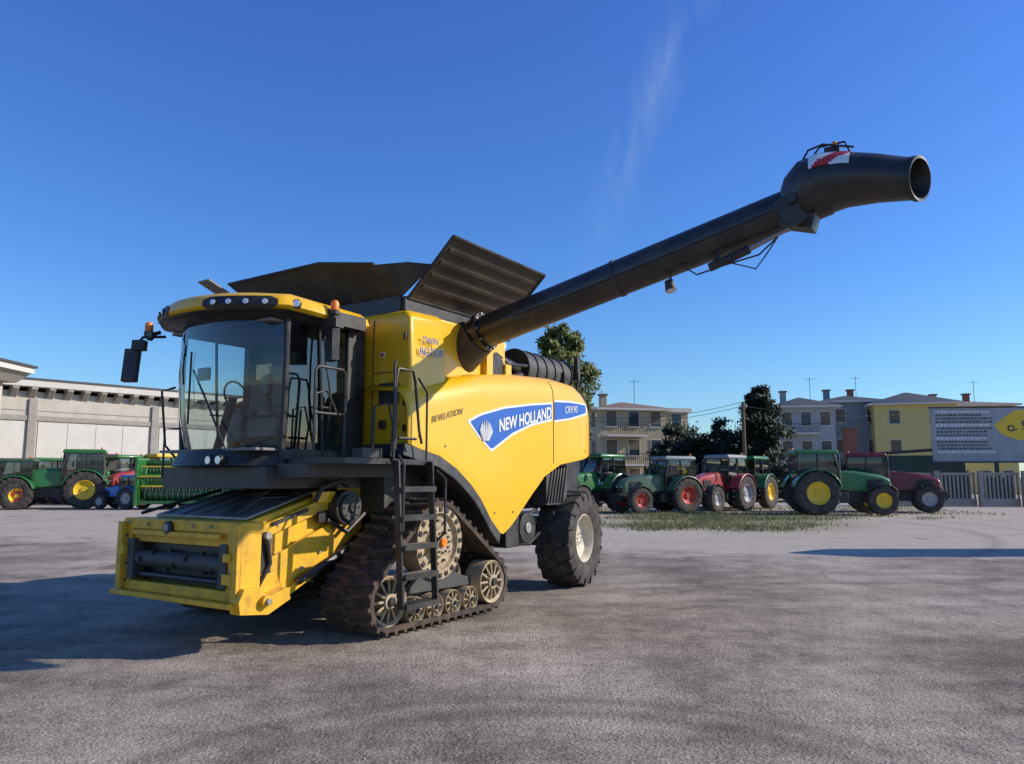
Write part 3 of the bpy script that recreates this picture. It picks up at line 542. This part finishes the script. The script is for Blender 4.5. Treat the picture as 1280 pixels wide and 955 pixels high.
# ================= GROUND =================
def groundmat():
    m,t,n,l,b=nt('asphalt'); co=n.new('ShaderNodeTexCoord').outputs['Object']
    def math_(op,a,c2,cl=False):
        x=n.new('ShaderNodeMath'); x.operation=op; x.use_clamp=cl
        for i,v in enumerate((a,c2)):
            if hasattr(v,'links'): l.new(v,x.inputs[i])
            else: x.inputs[i].default_value=v
        return x.outputs[0]
    big=noise(n,l,co,.22,7,.65); mid=noise(n,l,co,1.1,8,.75); fine=noise(n,l,co,30,4,.8); vor=n.new('ShaderNodeTexVoronoi'); vor.inputs['Scale'].default_value=42; l.new(co,vor.inputs['Vector'])
    r1=ramp(n,[(.38,(.20,.165,.130)),(.5,(.31,.262,.21)),(.60,(.43,.37,.30))]); l.new(big.outputs[0],r1.inputs[0])
    r2=ramp(n,[(.34,.66),(.5,1.),(.66,1.25)]); l.new(mid.outputs[0],r2.inputs[0]); c=mixc(n,l,1.,r1.outputs[0],r2.outputs[0],'MULTIPLY')
    r3=ramp(n,[(.0,1.9),(.2,1.1),(.7,.5)]); l.new(vor.outputs['Distance'],r3.inputs[0]); c=mixc(n,l,.5,c,r3.outputs[0],'MULTIPLY')
    r4=ramp(n,[(.38,.5),(.62,1.5)]); l.new(fine.outputs[0],r4.inputs[0]); c=mixc(n,l,.6,c,r4.outputs[0],'MULTIPLY')
    sp=noise(n,l,co,9,5,.8); rs_=ramp(n,[(.40,.72),(.6,1.2)]); l.new(sp.outputs[0],rs_.inputs[0]); c=mixc(n,l,.6,c,rs_.outputs[0],'MULTIPLY')
    mp=n.new('ShaderNodeMapping'); mp.inputs['Rotation'].default_value=(0,0,R(-14)); mp.inputs['Scale'].default_value=(.10,1.0,1); l.new(co,mp.inputs[0])
    st=noise(n,l,mp.outputs[0],1.2,6,.6); rst=ramp(n,[(.36,.72),(.62,1.18)]); l.new(st.outputs[0],rst.inputs[0]); c=mixc(n,l,.7,c,rst.outputs[0],'MULTIPLY')
    sx=n.new('ShaderNodeSeparateXYZ'); l.new(co,sx.inputs[0])
    nz=noise(n,l,co,.25,6,.65); nc=math_('SUBTRACT',nz.outputs[0],.5)
    yy=math_('ADD',sx.outputs[1],math_('MULTIPLY',nc,9)); yy=math_('ADD',yy,math_('MULTIPLY',sx.outputs[0],.22))
    g=math_('MULTIPLY',math_('SUBTRACT',yy,18.0),.6,True)
    gn=noise(n,l,co,3,6,.8); rg=ramp(n,[(.3,(.36,.305,.24)),(.7,(.58,.51,.42))]); l.new(gn.outputs[0],rg.inputs[0])
    rg2=mixc(n,l,.5,rg.outputs[0],r4.outputs[0],'MULTIPLY'); c=mixc(n,l,math_('MULTIPLY',g,.8),c,rg2)
    dn=noise(n,l,co,.5,9,.78); dr=ramp(n,[(.47,0.),(.60,1.)]); l.new(dn.outputs[0],dr.inputs[0])
    c=mixc(n,l,math_('MULTIPLY',dr.outputs[0],.5),c,mixc(n,l,.5,(.50,.425,.33),r4.outputs[0],'MULTIPLY'))
    # dry grass patch in the yard
    ex=math_('MULTIPLY',math_('SUBTRACT',sx.outputs[0],8.6),.17); ey=math_('MULTIPLY',math_('SUBTRACT',sx.outputs[1],32.),.13)
    ed=math_('ADD',math_('MULTIPLY',ex,ex),math_('MULTIPLY',ey,ey)); gm=math_('MULTIPLY',math_('ADD',math_('SUBTRACT',.95,ed),math_('MULTIPLY',math_('SUBTRACT',gn.outputs[0],.5),3.5)),1.6,True)
    c=mixc(n,l,math_('MULTIPLY',gm,.75),c,mixc(n,l,.6,(.24,.215,.10),r2.outputs[0],'MULTIPLY'))
    v2=n.new('ShaderNodeTexVoronoi'); v2.feature='DISTANCE_TO_EDGE'; v2.inputs['Scale'].default_value=.42
    wob=n.new('ShaderNodeMix'); wob.data_type='RGBA'; wob.inputs[0].default_value=.18; l.new(co,wob.inputs[6]); wn=noise(n,l,co,2.2,5,.7); l.new(wn.outputs[1],wob.inputs[7]); l.new(wob.outputs[2],v2.inputs['Vector'])
    cr=math_('SUBTRACT',1.,math_('MULTIPLY',v2.outputs['Distance'],110),True); cm=ramp(n,[(.5,0.),(.62,1.)]); l.new(nz.outputs[0],cm.inputs[0])
    c=mixc(n,l,math_('MULTIPLY',math_('MULTIPLY',cr,cm.outputs[0]),.5),c,(.07,.06,.05))
    def arcm(cx,cy,rad,w,s_):
        dx=math_('SUBTRACT',sx.outputs[0],cx); dy=math_('SUBTRACT',sx.outputs[1],cy)
        d=math_('SQRT',math_('ADD',math_('MULTIPLY',dx,dx),math_('MULTIPLY',dy,dy)),0)
        k=math_('SUBTRACT',1.,math_('MULTIPLY',math_('ABSOLUTE',math_('SUBTRACT',d,rad),0),1/w),True)
        return math_('MULTIPLY',math_('MULTIPLY',k,rs_.outputs[0]),s_)
    for q in((.2,3.6,2.3,.2,.5),(.1,3.5,2.75,.16,.4),(6,2,11,.25,.3),(5,1,13.5,.3,.25),(-2,30,17.5,.35,.3),(-2,30,19.5,.3,.25)): c=mixc(n,l,arcm(*q),c,(.09,.075,.06))
    on=noise(n,l,co,.55,2,.5); orr=ramp(n,[(.67,0.),(.72,1.)]); l.new(on.outputs[0],orr.inputs[0]); c=mixc(n,l,math_('MULTIPLY',orr.outputs[0],.55),c,(.06,.052,.045))
    l.new(c,b.inputs['Base Color']); b.inputs['Roughness'].default_value=.92; b.inputs['Specular IOR Level'].default_value=.2
    bp=n.new('ShaderNodeBump'); bp.inputs['Strength'].default_value=.8; bp.inputs['Distance'].default_value=.011
    l.new(math_('ADD',math_('ADD',fine.outputs[0],math_('MULTIPLY',vor.outputs['Distance'],-.8)),math_('MULTIPLY',sp.outputs[0],1.2)),bp.inputs['Height']); l.new(bp.outputs[0],b.inputs['Normal']); MAT['asphalt']=m
groundmat()
b=MB(); b.add([(-900,-300,0),(900,-300,0),(900,1500,0),(-900,1500,0)],[(0,1,2,3)],'asphalt'); b.build('ground')
b=MB()
for i in range(5000):
    y=2.8+random.random()**1.6*16; x=(random.random()-.5)*1.6*y; r=random.uniform(.003,.009)*(1.6 if random.random()<.06 else 1); a=random.random()*6
    b.add([(x+r*math.cos(a),y+r*math.sin(a),0),(x+r*math.cos(a+2.1),y+r*math.sin(a+2.1),0),(x+r*math.cos(a+4.2),y+r*math.sin(a+4.2),0),(x+r*.2,y,r*1.0)],[(0,1,3),(1,2,3),(2,0,3)],'stone')
b.build('gravel')
b=MB(); cl=[(random.gauss(0,1),random.random()) for i in range(110)]
for i in range(16000):
    c_=random.choice(cl); y=26+13*c_[1]+random.gauss(0,.6); x=y*.265+c_[0]*y*.085+random.gauss(0,.6)
    if random.random()<.25: x=random.uniform(3,24); y=random.uniform(37,48)
    h=random.uniform(.04,.13)*(1.8 if random.random()<.05 else 1); a=random.random()*3.14; w=.022; dx,dy=w*math.cos(a),w*math.sin(a); k=random.uniform(-.08,.08)
    b.add([(x-dx,y-dy,0),(x+dx,y+dy,0),(x+k,y+k,h)],[(0,1,2)],'grassm')
b.build('grass')
# ================= TREES =================
def leaves(T,vs,fs,m):
    me=bpy.data.meshes.new('foliage'); me.from_pydata([tuple(v) for v in vs],[],fs); me.materials.append(MAT[m]); o=bpy.data.objects.new('foliage',me); COL.objects.link(o); o.parent=T
def rv(): return Vector((random.gauss(0,1),random.gauss(0,1),random.gauss(0,1))).normalized()
def tree(name,x,y,blobs,nl,ls,mat_,th,tr=.2):
    T=empty(name,(x,y,0)); b=MB(); b.tube([(0,0,0),(.05,0,th*.5),(0,.05,th)],[tr,tr*.8,tr*.5],'bark',8)
    for c in blobs: b.tube([(0,0,th*.6),(c[0]*.5,c[1]*.5,(th*.6+c[2])*.5),(c[0],c[1],c[2])],[tr*.4,tr*.25,tr*.08],'bark',5)
    b.build('trunk',T); vs=[];fs=[]; subs=[]
    for c in blobs:
        for k in range(16):
            d=rv()*c[3]*random.uniform(.35,1.02)
            subs.append((c[0]+d.x,c[1]+d.y,c[2]+d.z*c[4],c[3]*random.uniform(.18,.4)))
    for i in range(nl):
        q=random.choice(subs); p=Vector((q[0],q[1],q[2]))+Vector((random.gauss(0,1),random.gauss(0,1),random.gauss(0,.8)))*q[3]*.55
        if p.z<.2: continue
        a=rv(); c2=a.orthogonal().normalized(); s_=ls*random.uniform(.6,1.3); o=len(vs)
        vs+=[p-a*s_,p+c2*s_*.5,p+a*s_,p-c2*s_*.5]; fs.append((o,o+1,o+2,o+3))
    leaves(T,vs,fs,mat_)
tree('deciduous_tree',2.5,40,[(0,0,7.8,1.4,1),(-1,.3,6.6,1.3,1),(1.0,0,7.0,1.1,1),(-.2,0,9.2,.9,1),(.8,0,8.8,.6,1),(0,0,5.5,1.8,.8),(.3,.5,4.0,1.6,.8)],13000,.13,'leaf_light',4.5)
tree('magnolia_tree',19.4,60,[(0,0,8.3,.9,1.1),(.1,0,7.0,1.3,1),(-.3,0,5.7,1.7,1),(.5,0,4.6,1.9,1),(-.6,0,4.0,1.9,1),(0,0,2.8,2.1,.9),(0,0,1.8,2.0,.8)],30000,.16,'leaf_dark',4)
tree('laurel_tree',13.8,62,[(0,0,4.2,1.9,1),(-1.2,0,3.4,1.6,1),(1.2,0,3.2,1.6,1),(0,0,2,2,.8)],14000,.16,'leaf_dark',3)
tree('laurel_tree',16.6,61,[(0,0,4.8,1.5,1),(-.6,0,3.2,1.7,1),(.8,0,3.0,1.5,1),(0,0,1.8,1.8,.8)],13000,.16,'leaf_dark',3)
T=empty('hedge',(0,0,0)); vs=[];fs=[]
for i in range(16000):
    x=random.uniform(5,27); y=58+random.gauss(0,.5); h=2.0+.5*math.sin(x*1.3)+.4*math.sin(x*3.1); z=h*random.random()**.6; p=Vector((x,y,z)); a=rv(); c2=a.orthogonal(); o=len(vs); s_=.16
    vs+=[p-a*s_,p+c2*s_*.5,p+a*s_,p-c2*s_*.5]; fs.append((o,o+1,o+2,o+3))
leaves(T,vs,fs,'leaf_mid')
# ================= BUILDINGS =================
def house(name,x,y,w,d,h,rh,wall,rot,nx,ns,roof='tile',flat=False,chim=1,balc=False):
    T=empty(name,(x,y,0),rot); b=MB(); b.bb(-w/2,w/2,-d/2,d/2,0,h,wall); b.build('walls',T)
    b=MB(); e=.6
    if flat: b.bb(-w/2-.3,w/2+.3,-d/2-.3,d/2+.3,h,h+.4,'wall_white')
    else:
        b.bb(-w/2-e,w/2+e,-d/2-e,d/2+e,h,h+.18,'wall_white'); k=min(w,d)/2*.95
        b.loft([[(-w/2-e,-d/2-e,h+.18),(w/2+e,-d/2-e,h+.18),(w/2+e,d/2+e,h+.18),(-w/2-e,d/2+e,h+.18)],[(-w/2+k,-d/2+k,h+.18+rh),(w/2-k,-d/2+k,h+.18+rh),(w/2-k,d/2-k,h+.18+rh),(-w/2+k,d/2-k,h+.18+rh)]],roof)
    for i in range(chim):
        cx=-w/4+i*w/2.5; b.bb(cx-.3,cx+.3,-.3,.3,h,h+rh+.9,'brick' if i%2 else wall); b.bb(cx-.42,cx+.42,-.42,.42,h+rh+.9,h+rh+1.05,'tile')
    if chim: b.tube([(w/4,0,h),(w/4,0,h+rh+2.6)],.03,'darkgrey',5); b.tube([(w/4-.6,0,h+rh+2.4),(w/4+.6,0,h+rh+2.4)],.02,'darkgrey',5)
    b.build('roof',T)
    b=MB()
    for f in range(ns):
        z=1.2+f*(h/ns)
        for i in range(nx):
            cx=-w/2+(i+.5)*w/nx
            b.bb(cx-.5,cx+.5,-d/2-.03,-d/2+.1,z,z+1.4,'winglass'); b.bb(cx-.62,cx+.62,-d/2-.12,-d/2-.003,z-.1,z-.02,'wall_white')
            if (i+f)%3!=0: b.bb(cx-.48,cx+.48,-d/2-.05,-d/2-.031,z+.5*((i*7+f)%3)/2,z+1.38,'shutter')
            for sx_ in(-.57,.52): b.bb(cx+sx_,cx+sx_+.05,-d/2-.06,-d/2-.003,z-.02,z+1.45,'wall_white')
            b.bb(cx-.57,cx+.57,-d/2-.06,-d/2-.003,z+1.45,z+1.52,'wall_white')
        for s in(-1,1):
            for i in range(2):
                cy=-d/4+i*d/2; xx=s*w/2; b.bb(xx-.03,xx+.03,cy-.5,cy+.5,z,z+1.4,'shutter'); b.bb(xx-.08,xx+.08,cy-.6,cy+.6,z-.1,z-.02,'wall_white')
        if balc and f>0:
            b.bb(-w/2+.3,-w/2+4.2,-d/2-1.2,-d/2,z-1.0,z-.85,'wall_white')
            for k in range(20): b.bb(-w/2+.35+k*.2,-w/2+.38+k*.2,-d/2-1.18,-d/2-1.15,z-.85,z+.1,'black')
            b.bb(-w/2+.3,-w/2+4.2,-d/2-1.2,-d/2-1.13,z+.1,z+.15,'black')
    b.build('windows',T)
house('beige_house',10.6,76,6.6,8,8.1,.9,'wall_beige',R(12),3,3,balc=True); house('beige_house',14.3,80,5,8,8.3,1,'wall_beige',R(12),2,3,flat=True,chim=0)
house('grey_house',32.4,87,6.0,8,9.4,1.2,'wall_grey',R(-8),3,3,balc=True,roof='darkgrey'); house('blue_house',38.8,90,6.8,9,10.2,.9,'wall_blue',R(-5),2,3,chim=2,roof='darkgrey')
house('yellow_house',44.2,86,8.0,9,9.6,1.5,'wall_yellow',R(-16),2,3,chim=0,roof='darkgrey'); house('yellow_house',52,90,9,9,9.8,.8,'wall_yellow',R(-10),4,3,chim=2)
T=empty('green_shed',(29.5,58,0),R(-15)); b=MB(); b.bb(-3.5,3.5,-2,2,0,3.4,'shedgreen'); b.loft([[(-3.8,-2.3,3.4),(3.8,-2.3,3.9),(3.8,2.3,3.9),(-3.8,2.3,3.4)],[(-3.8,-2.3,3.55),(3.8,-2.3,4.05),(3.8,2.3,4.05),(-3.8,2.3,3.55)]],'darkgrey')
for i in range(24): b.bb(-3.45+i*.3,-3.4+i*.3,-2.03,-2,0.02,3.38,'shedgreen')
b.build('shed_body',T)
T=empty('concrete_fence',(0,0,0)); b=MB()
for k in range(11):
    x=21.5+k*2.5; y=49-.35*k; b.bb(x-.12,x+.12,y-.12,y+.12,0,2.2,'concrete')
    b.bb(x+.12,x+2.38,y-.06,y+.06,0,.5,'concrete'); b.bb(x+.12,x+2.38,y-.05,y+.05,1.95,2.1,'concrete')
    for j in range(9): b.bb(x+.25+j*.25,x+.35+j*.25,y-.045,y+.045,.5,1.95,'concrete')
    b.bb(x+.12,x+2.38,y+.5,y+.55,0,1.8,'shedgreen')
b.build('fence_panels',T)
T=empty('billboard',(31.8,50.5,0),R(-6)); b=MB(); b.bb(-4,6,-.1,.1,2.85,6.35,'board_grey'); b.bb(-4.1,6.1,-.13,.12,6.35,6.45,'darkgrey'); b.bb(-4.1,6.1,-.13,.12,2.75,2.85,'darkgrey')
for x in(-3.5,0,4): b.bb(x-.1,x+.1,.12,.32,0,6.3,'darkgrey')
b.build('board',T); b=MB()
for k in range(13):
    z=6.05-k*.22; x=-3.75; wd=random.uniform(2.6,3.5)
    while x<-3.75+wd:
        q=random.uniform(.05,.22); b.bb(x,x+q,-.108,-.1,z,z+.11,'darkgrey' if k%4 else 'white'); x+=q+.06
b.loft([[(x,y,z) for x,z in((-.1,5.2),(.5,5.7),(1.3,6.2),(5.5,6.2),(5.5,4.9),(3.0,4.5),(1.4,4.2),(.3,4.6))] for y in(-.11,-.103)],'jd_yellow')
for x,z in((.9,5.0),(1.8,5.3)): b.cyl((x,-.112,z),(x,-.13,z),.22,m='darkgrey',n=14); b.cyl((x,-.13,z),(x,-.135,z),.12,m='jd_yellow',n=14)
for k in range(6): b.box((1.2+k*.5,-.114,4.9+.1*k),(.3,.004,.06),'darkgrey',(0,-.5,0))
b.build('board_print',T)
T=empty('brick_pillar',(25.5,58,0)); b=MB(); b.bb(-.4,.4,-.4,.4,0,5.4,'brick'); b.bb(-.5,.5,-.5,.5,5.4,5.6,'tile'); b.build('pillar',T)
T=empty('utility_pole',(17.2,57,0)); b=MB(); b.cyl((0,0,0),(0,0,7.4),.16,.12,'wood',10); b.bb(-.3,.3,-.05,.05,6.9,7.02,'wood')
for x in(-.25,.25): b.cyl((x,0,7.02),(x,0,7.2),.05,m='white',n=8)
b.build('pole',T)
T=empty('overhead_wires',(0,0,0)); b=MB()
for dz in(0,.3): b.tube([(17.2-14*t,57+8*t,7.1+dz-4*t*(1-t)*.9) for t in[i/10 for i in range(11)]],.018,'black',4)
b.tube([(17.2+25*t,57+15*t,7.1-4*t*(1-t)*.9+1.5*t) for t in[i/10 for i in range(11)]],.018,'black',4); b.build('wires',T)
T=empty('offframe_shadow_caster',(14.9,18.3,0)); b=MB(); b.cyl((0,0,.6),(0,0,3.7),1.0,m='steel',n=32); b.cyl((0,0,3.7),(0,0,4.5),1.05,.2,'steel',32)  # made-up silo shape, unseen at right, added to cast the tapered ground shadow
for a in range(4): b.cyl((.9*math.cos(a*1.57),.9*math.sin(a*1.57),0),(.9*math.cos(a*1.57),.9*math.sin(a*1.57),.7),.08,m='steel')
for z in(1.2,1.8,2.4,3.0): b.cyl((0,0,z),(0,0,z+.05),1.03,m='steel',n=32)
b.build('shadow_caster_body',T)
ang=math.atan2(10,9); T=empty('warehouse',(-41,62,0),ang); b=MB(); L0,L1=-14,34
b.bb(L0,L1,0,25,0,8.9,'wall_cream'); b.bb(L0,L1,-.9,25,9.25,9.8,'wall_white'); b.bb(L0-.1,L1+.1,-1.0,25,9.8,9.95,'darkgrey')
x=L0+.6
while x<L1:
    b.loft([[(x,0,8.35),(x+.55,0,8.35),(x+.55,0,9.25),(x,0,9.25)],[(x+.1,-.85,9.05),(x+.45,-.85,9.05),(x+.55,-.85,9.25),(x,-.85,9.25)]],'concrete'); x+=1.35
b.bb(L0,L1,-.04,0,7.3,7.36,'concrete')
for k in range(-1,4):
    x=1.9+k*10.0; b.bb(x-.3,x+.3,-.2,0,0,8.3,'concrete'); b.bb(x+.3,x+9.7,-.12,0,6.5,6.9,'concrete')
    b.bb(x+.5,x+9.5,-.06,0,.1,6.4,'wall_white')
    for j in range(1,4): b.bb(x+.5+j*2.25-.02,x+.5+j*2.25+.02,-.075,-.06,.1,6.4,'concrete')
b.build('warehouse_walls',T)
T=empty('canopy_building',(-34.9,46,0),0); b=MB(); b.bb(-8,1.0,-2,8,9.1,9.5,'wall_white'); b.bb(-8,1.15,-2.15,8.15,9.5,9.65,'darkgrey'); b.bb(-8,-.5,-1,7,0,8.4,'wall_cream'); b.loft([[(-8,-1.5,8.4),(.1,-1.5,8.4),(.1,7.5,8.4),(-8,7.5,8.4)],[(-8,-1.95,9.1),(.8,-1.95,9.1),(.8,7.95,9.1),(-8,7.95,9.1)]],'concrete'); b.build('canopy',T)
# ================= SKY / SUN / CAM =================
EL,AZ=28.5,1.0
W=bpy.data.worlds.new("World"); S.world=W; W.use_nodes=True; n=W.node_tree.nodes; l=W.node_tree.links; bg=n['Background']
sk=n.new('ShaderNodeTexSky'); sk.sky_type='NISHITA'; sk.sun_disc=False; sk.sun_elevation=R(EL); sk.sun_rotation=R(90-AZ); sk.air_density=1.0; sk.dust_density=.4; sk.ozone_density=2.6; sk.altitude=50
tc=n.new('ShaderNodeTexCoord').outputs['Generated']
d1=Vector((.135,.961,.37)).normalized(); d2=Vector((.229,.931,.608)).normalized(); nn=d1.cross(d2).normalized()
vd=n.new('ShaderNodeVectorMath'); vd.operation='DOT_PRODUCT'; l.new(tc,vd.inputs[0]); vd.inputs[1].default_value=nn
def M(op,a,c,cl=False):
    x=n.new('ShaderNodeMath'); x.operation=op; x.use_clamp=cl
    for i,v in enumerate((a,c)):
        if hasattr(v,'links'): l.new(v,x.inputs[i])
        else: x.inputs[i].default_value=v
    return x.outputs[0]
k=M('SUBTRACT',1.,M('MULTIPLY',M('ABSOLUTE',vd.outputs['Value'],0),28),True)
mp=n.new('ShaderNodeMapping'); mp.inputs['Scale'].default_value=(14,3,4); l.new(tc,mp.inputs[0]); q=noise(n,l,mp.outputs[0],1.5,7,.6)
rr=ramp(n,[(.40,0.),(.75,1.)]); l.new(q.outputs[0],rr.inputs[0])
sz=n.new('ShaderNodeSeparateXYZ'); l.new(tc,sz.inputs[0]); up=M('MULTIPLY',M('SUBTRACT',sz.outputs[2],.2),4,True); fr=M('GREATER_THAN',sz.outputs[1],0)
fac=M('MULTIPLY',M('MULTIPLY',M('MULTIPLY',k,rr.outputs[0]),up),M('MULTIPLY',fr,.28))
tint=ramp(n,[(.0,(.82,1.0,1.12)),(.10,(.66,.97,1.25)),(.25,(.50,.88,1.40)),(.55,(.46,.80,1.52)),(1,(.5,.8,1.4))]); l.new(sz.outputs[2],tint.inputs[0])
sc_=mixc(n,l,1.,sk.outputs[0],tint.outputs[0],'MULTIPLY')
cc=mixc(n,l,fac,sc_,(4.5,5.2,6.2)); l.new(cc,bg.inputs[0]); bg.inputs[1].default_value=.13
sun=bpy.data.lights.new('sun','SUN'); sun.energy=5.0; sun.angle=R(.5); sun.color=(1,.90,.76); so=bpy.data.objects.new('sun',sun); COL.objects.link(so)
dv=Vector((math.cos(R(EL))*math.cos(R(AZ)),math.cos(R(EL))*math.sin(R(AZ)),math.sin(R(EL)))); so.rotation_euler=dv.to_track_quat('Z','Y').to_euler()
cd=bpy.data.cameras.new('camera'); cam=bpy.data.objects.new('camera',cd); COL.objects.link(cam); cam.location=(0,0,1.7); cam.rotation_euler=(R(97.2),0,0)
cd.sensor_width=36; cd.lens=27; cd.clip_end=3000; S.camera=cam
S.view_settings.view_transform='Standard'; S.view_settings.look='None'; S.view_settings.exposure=0
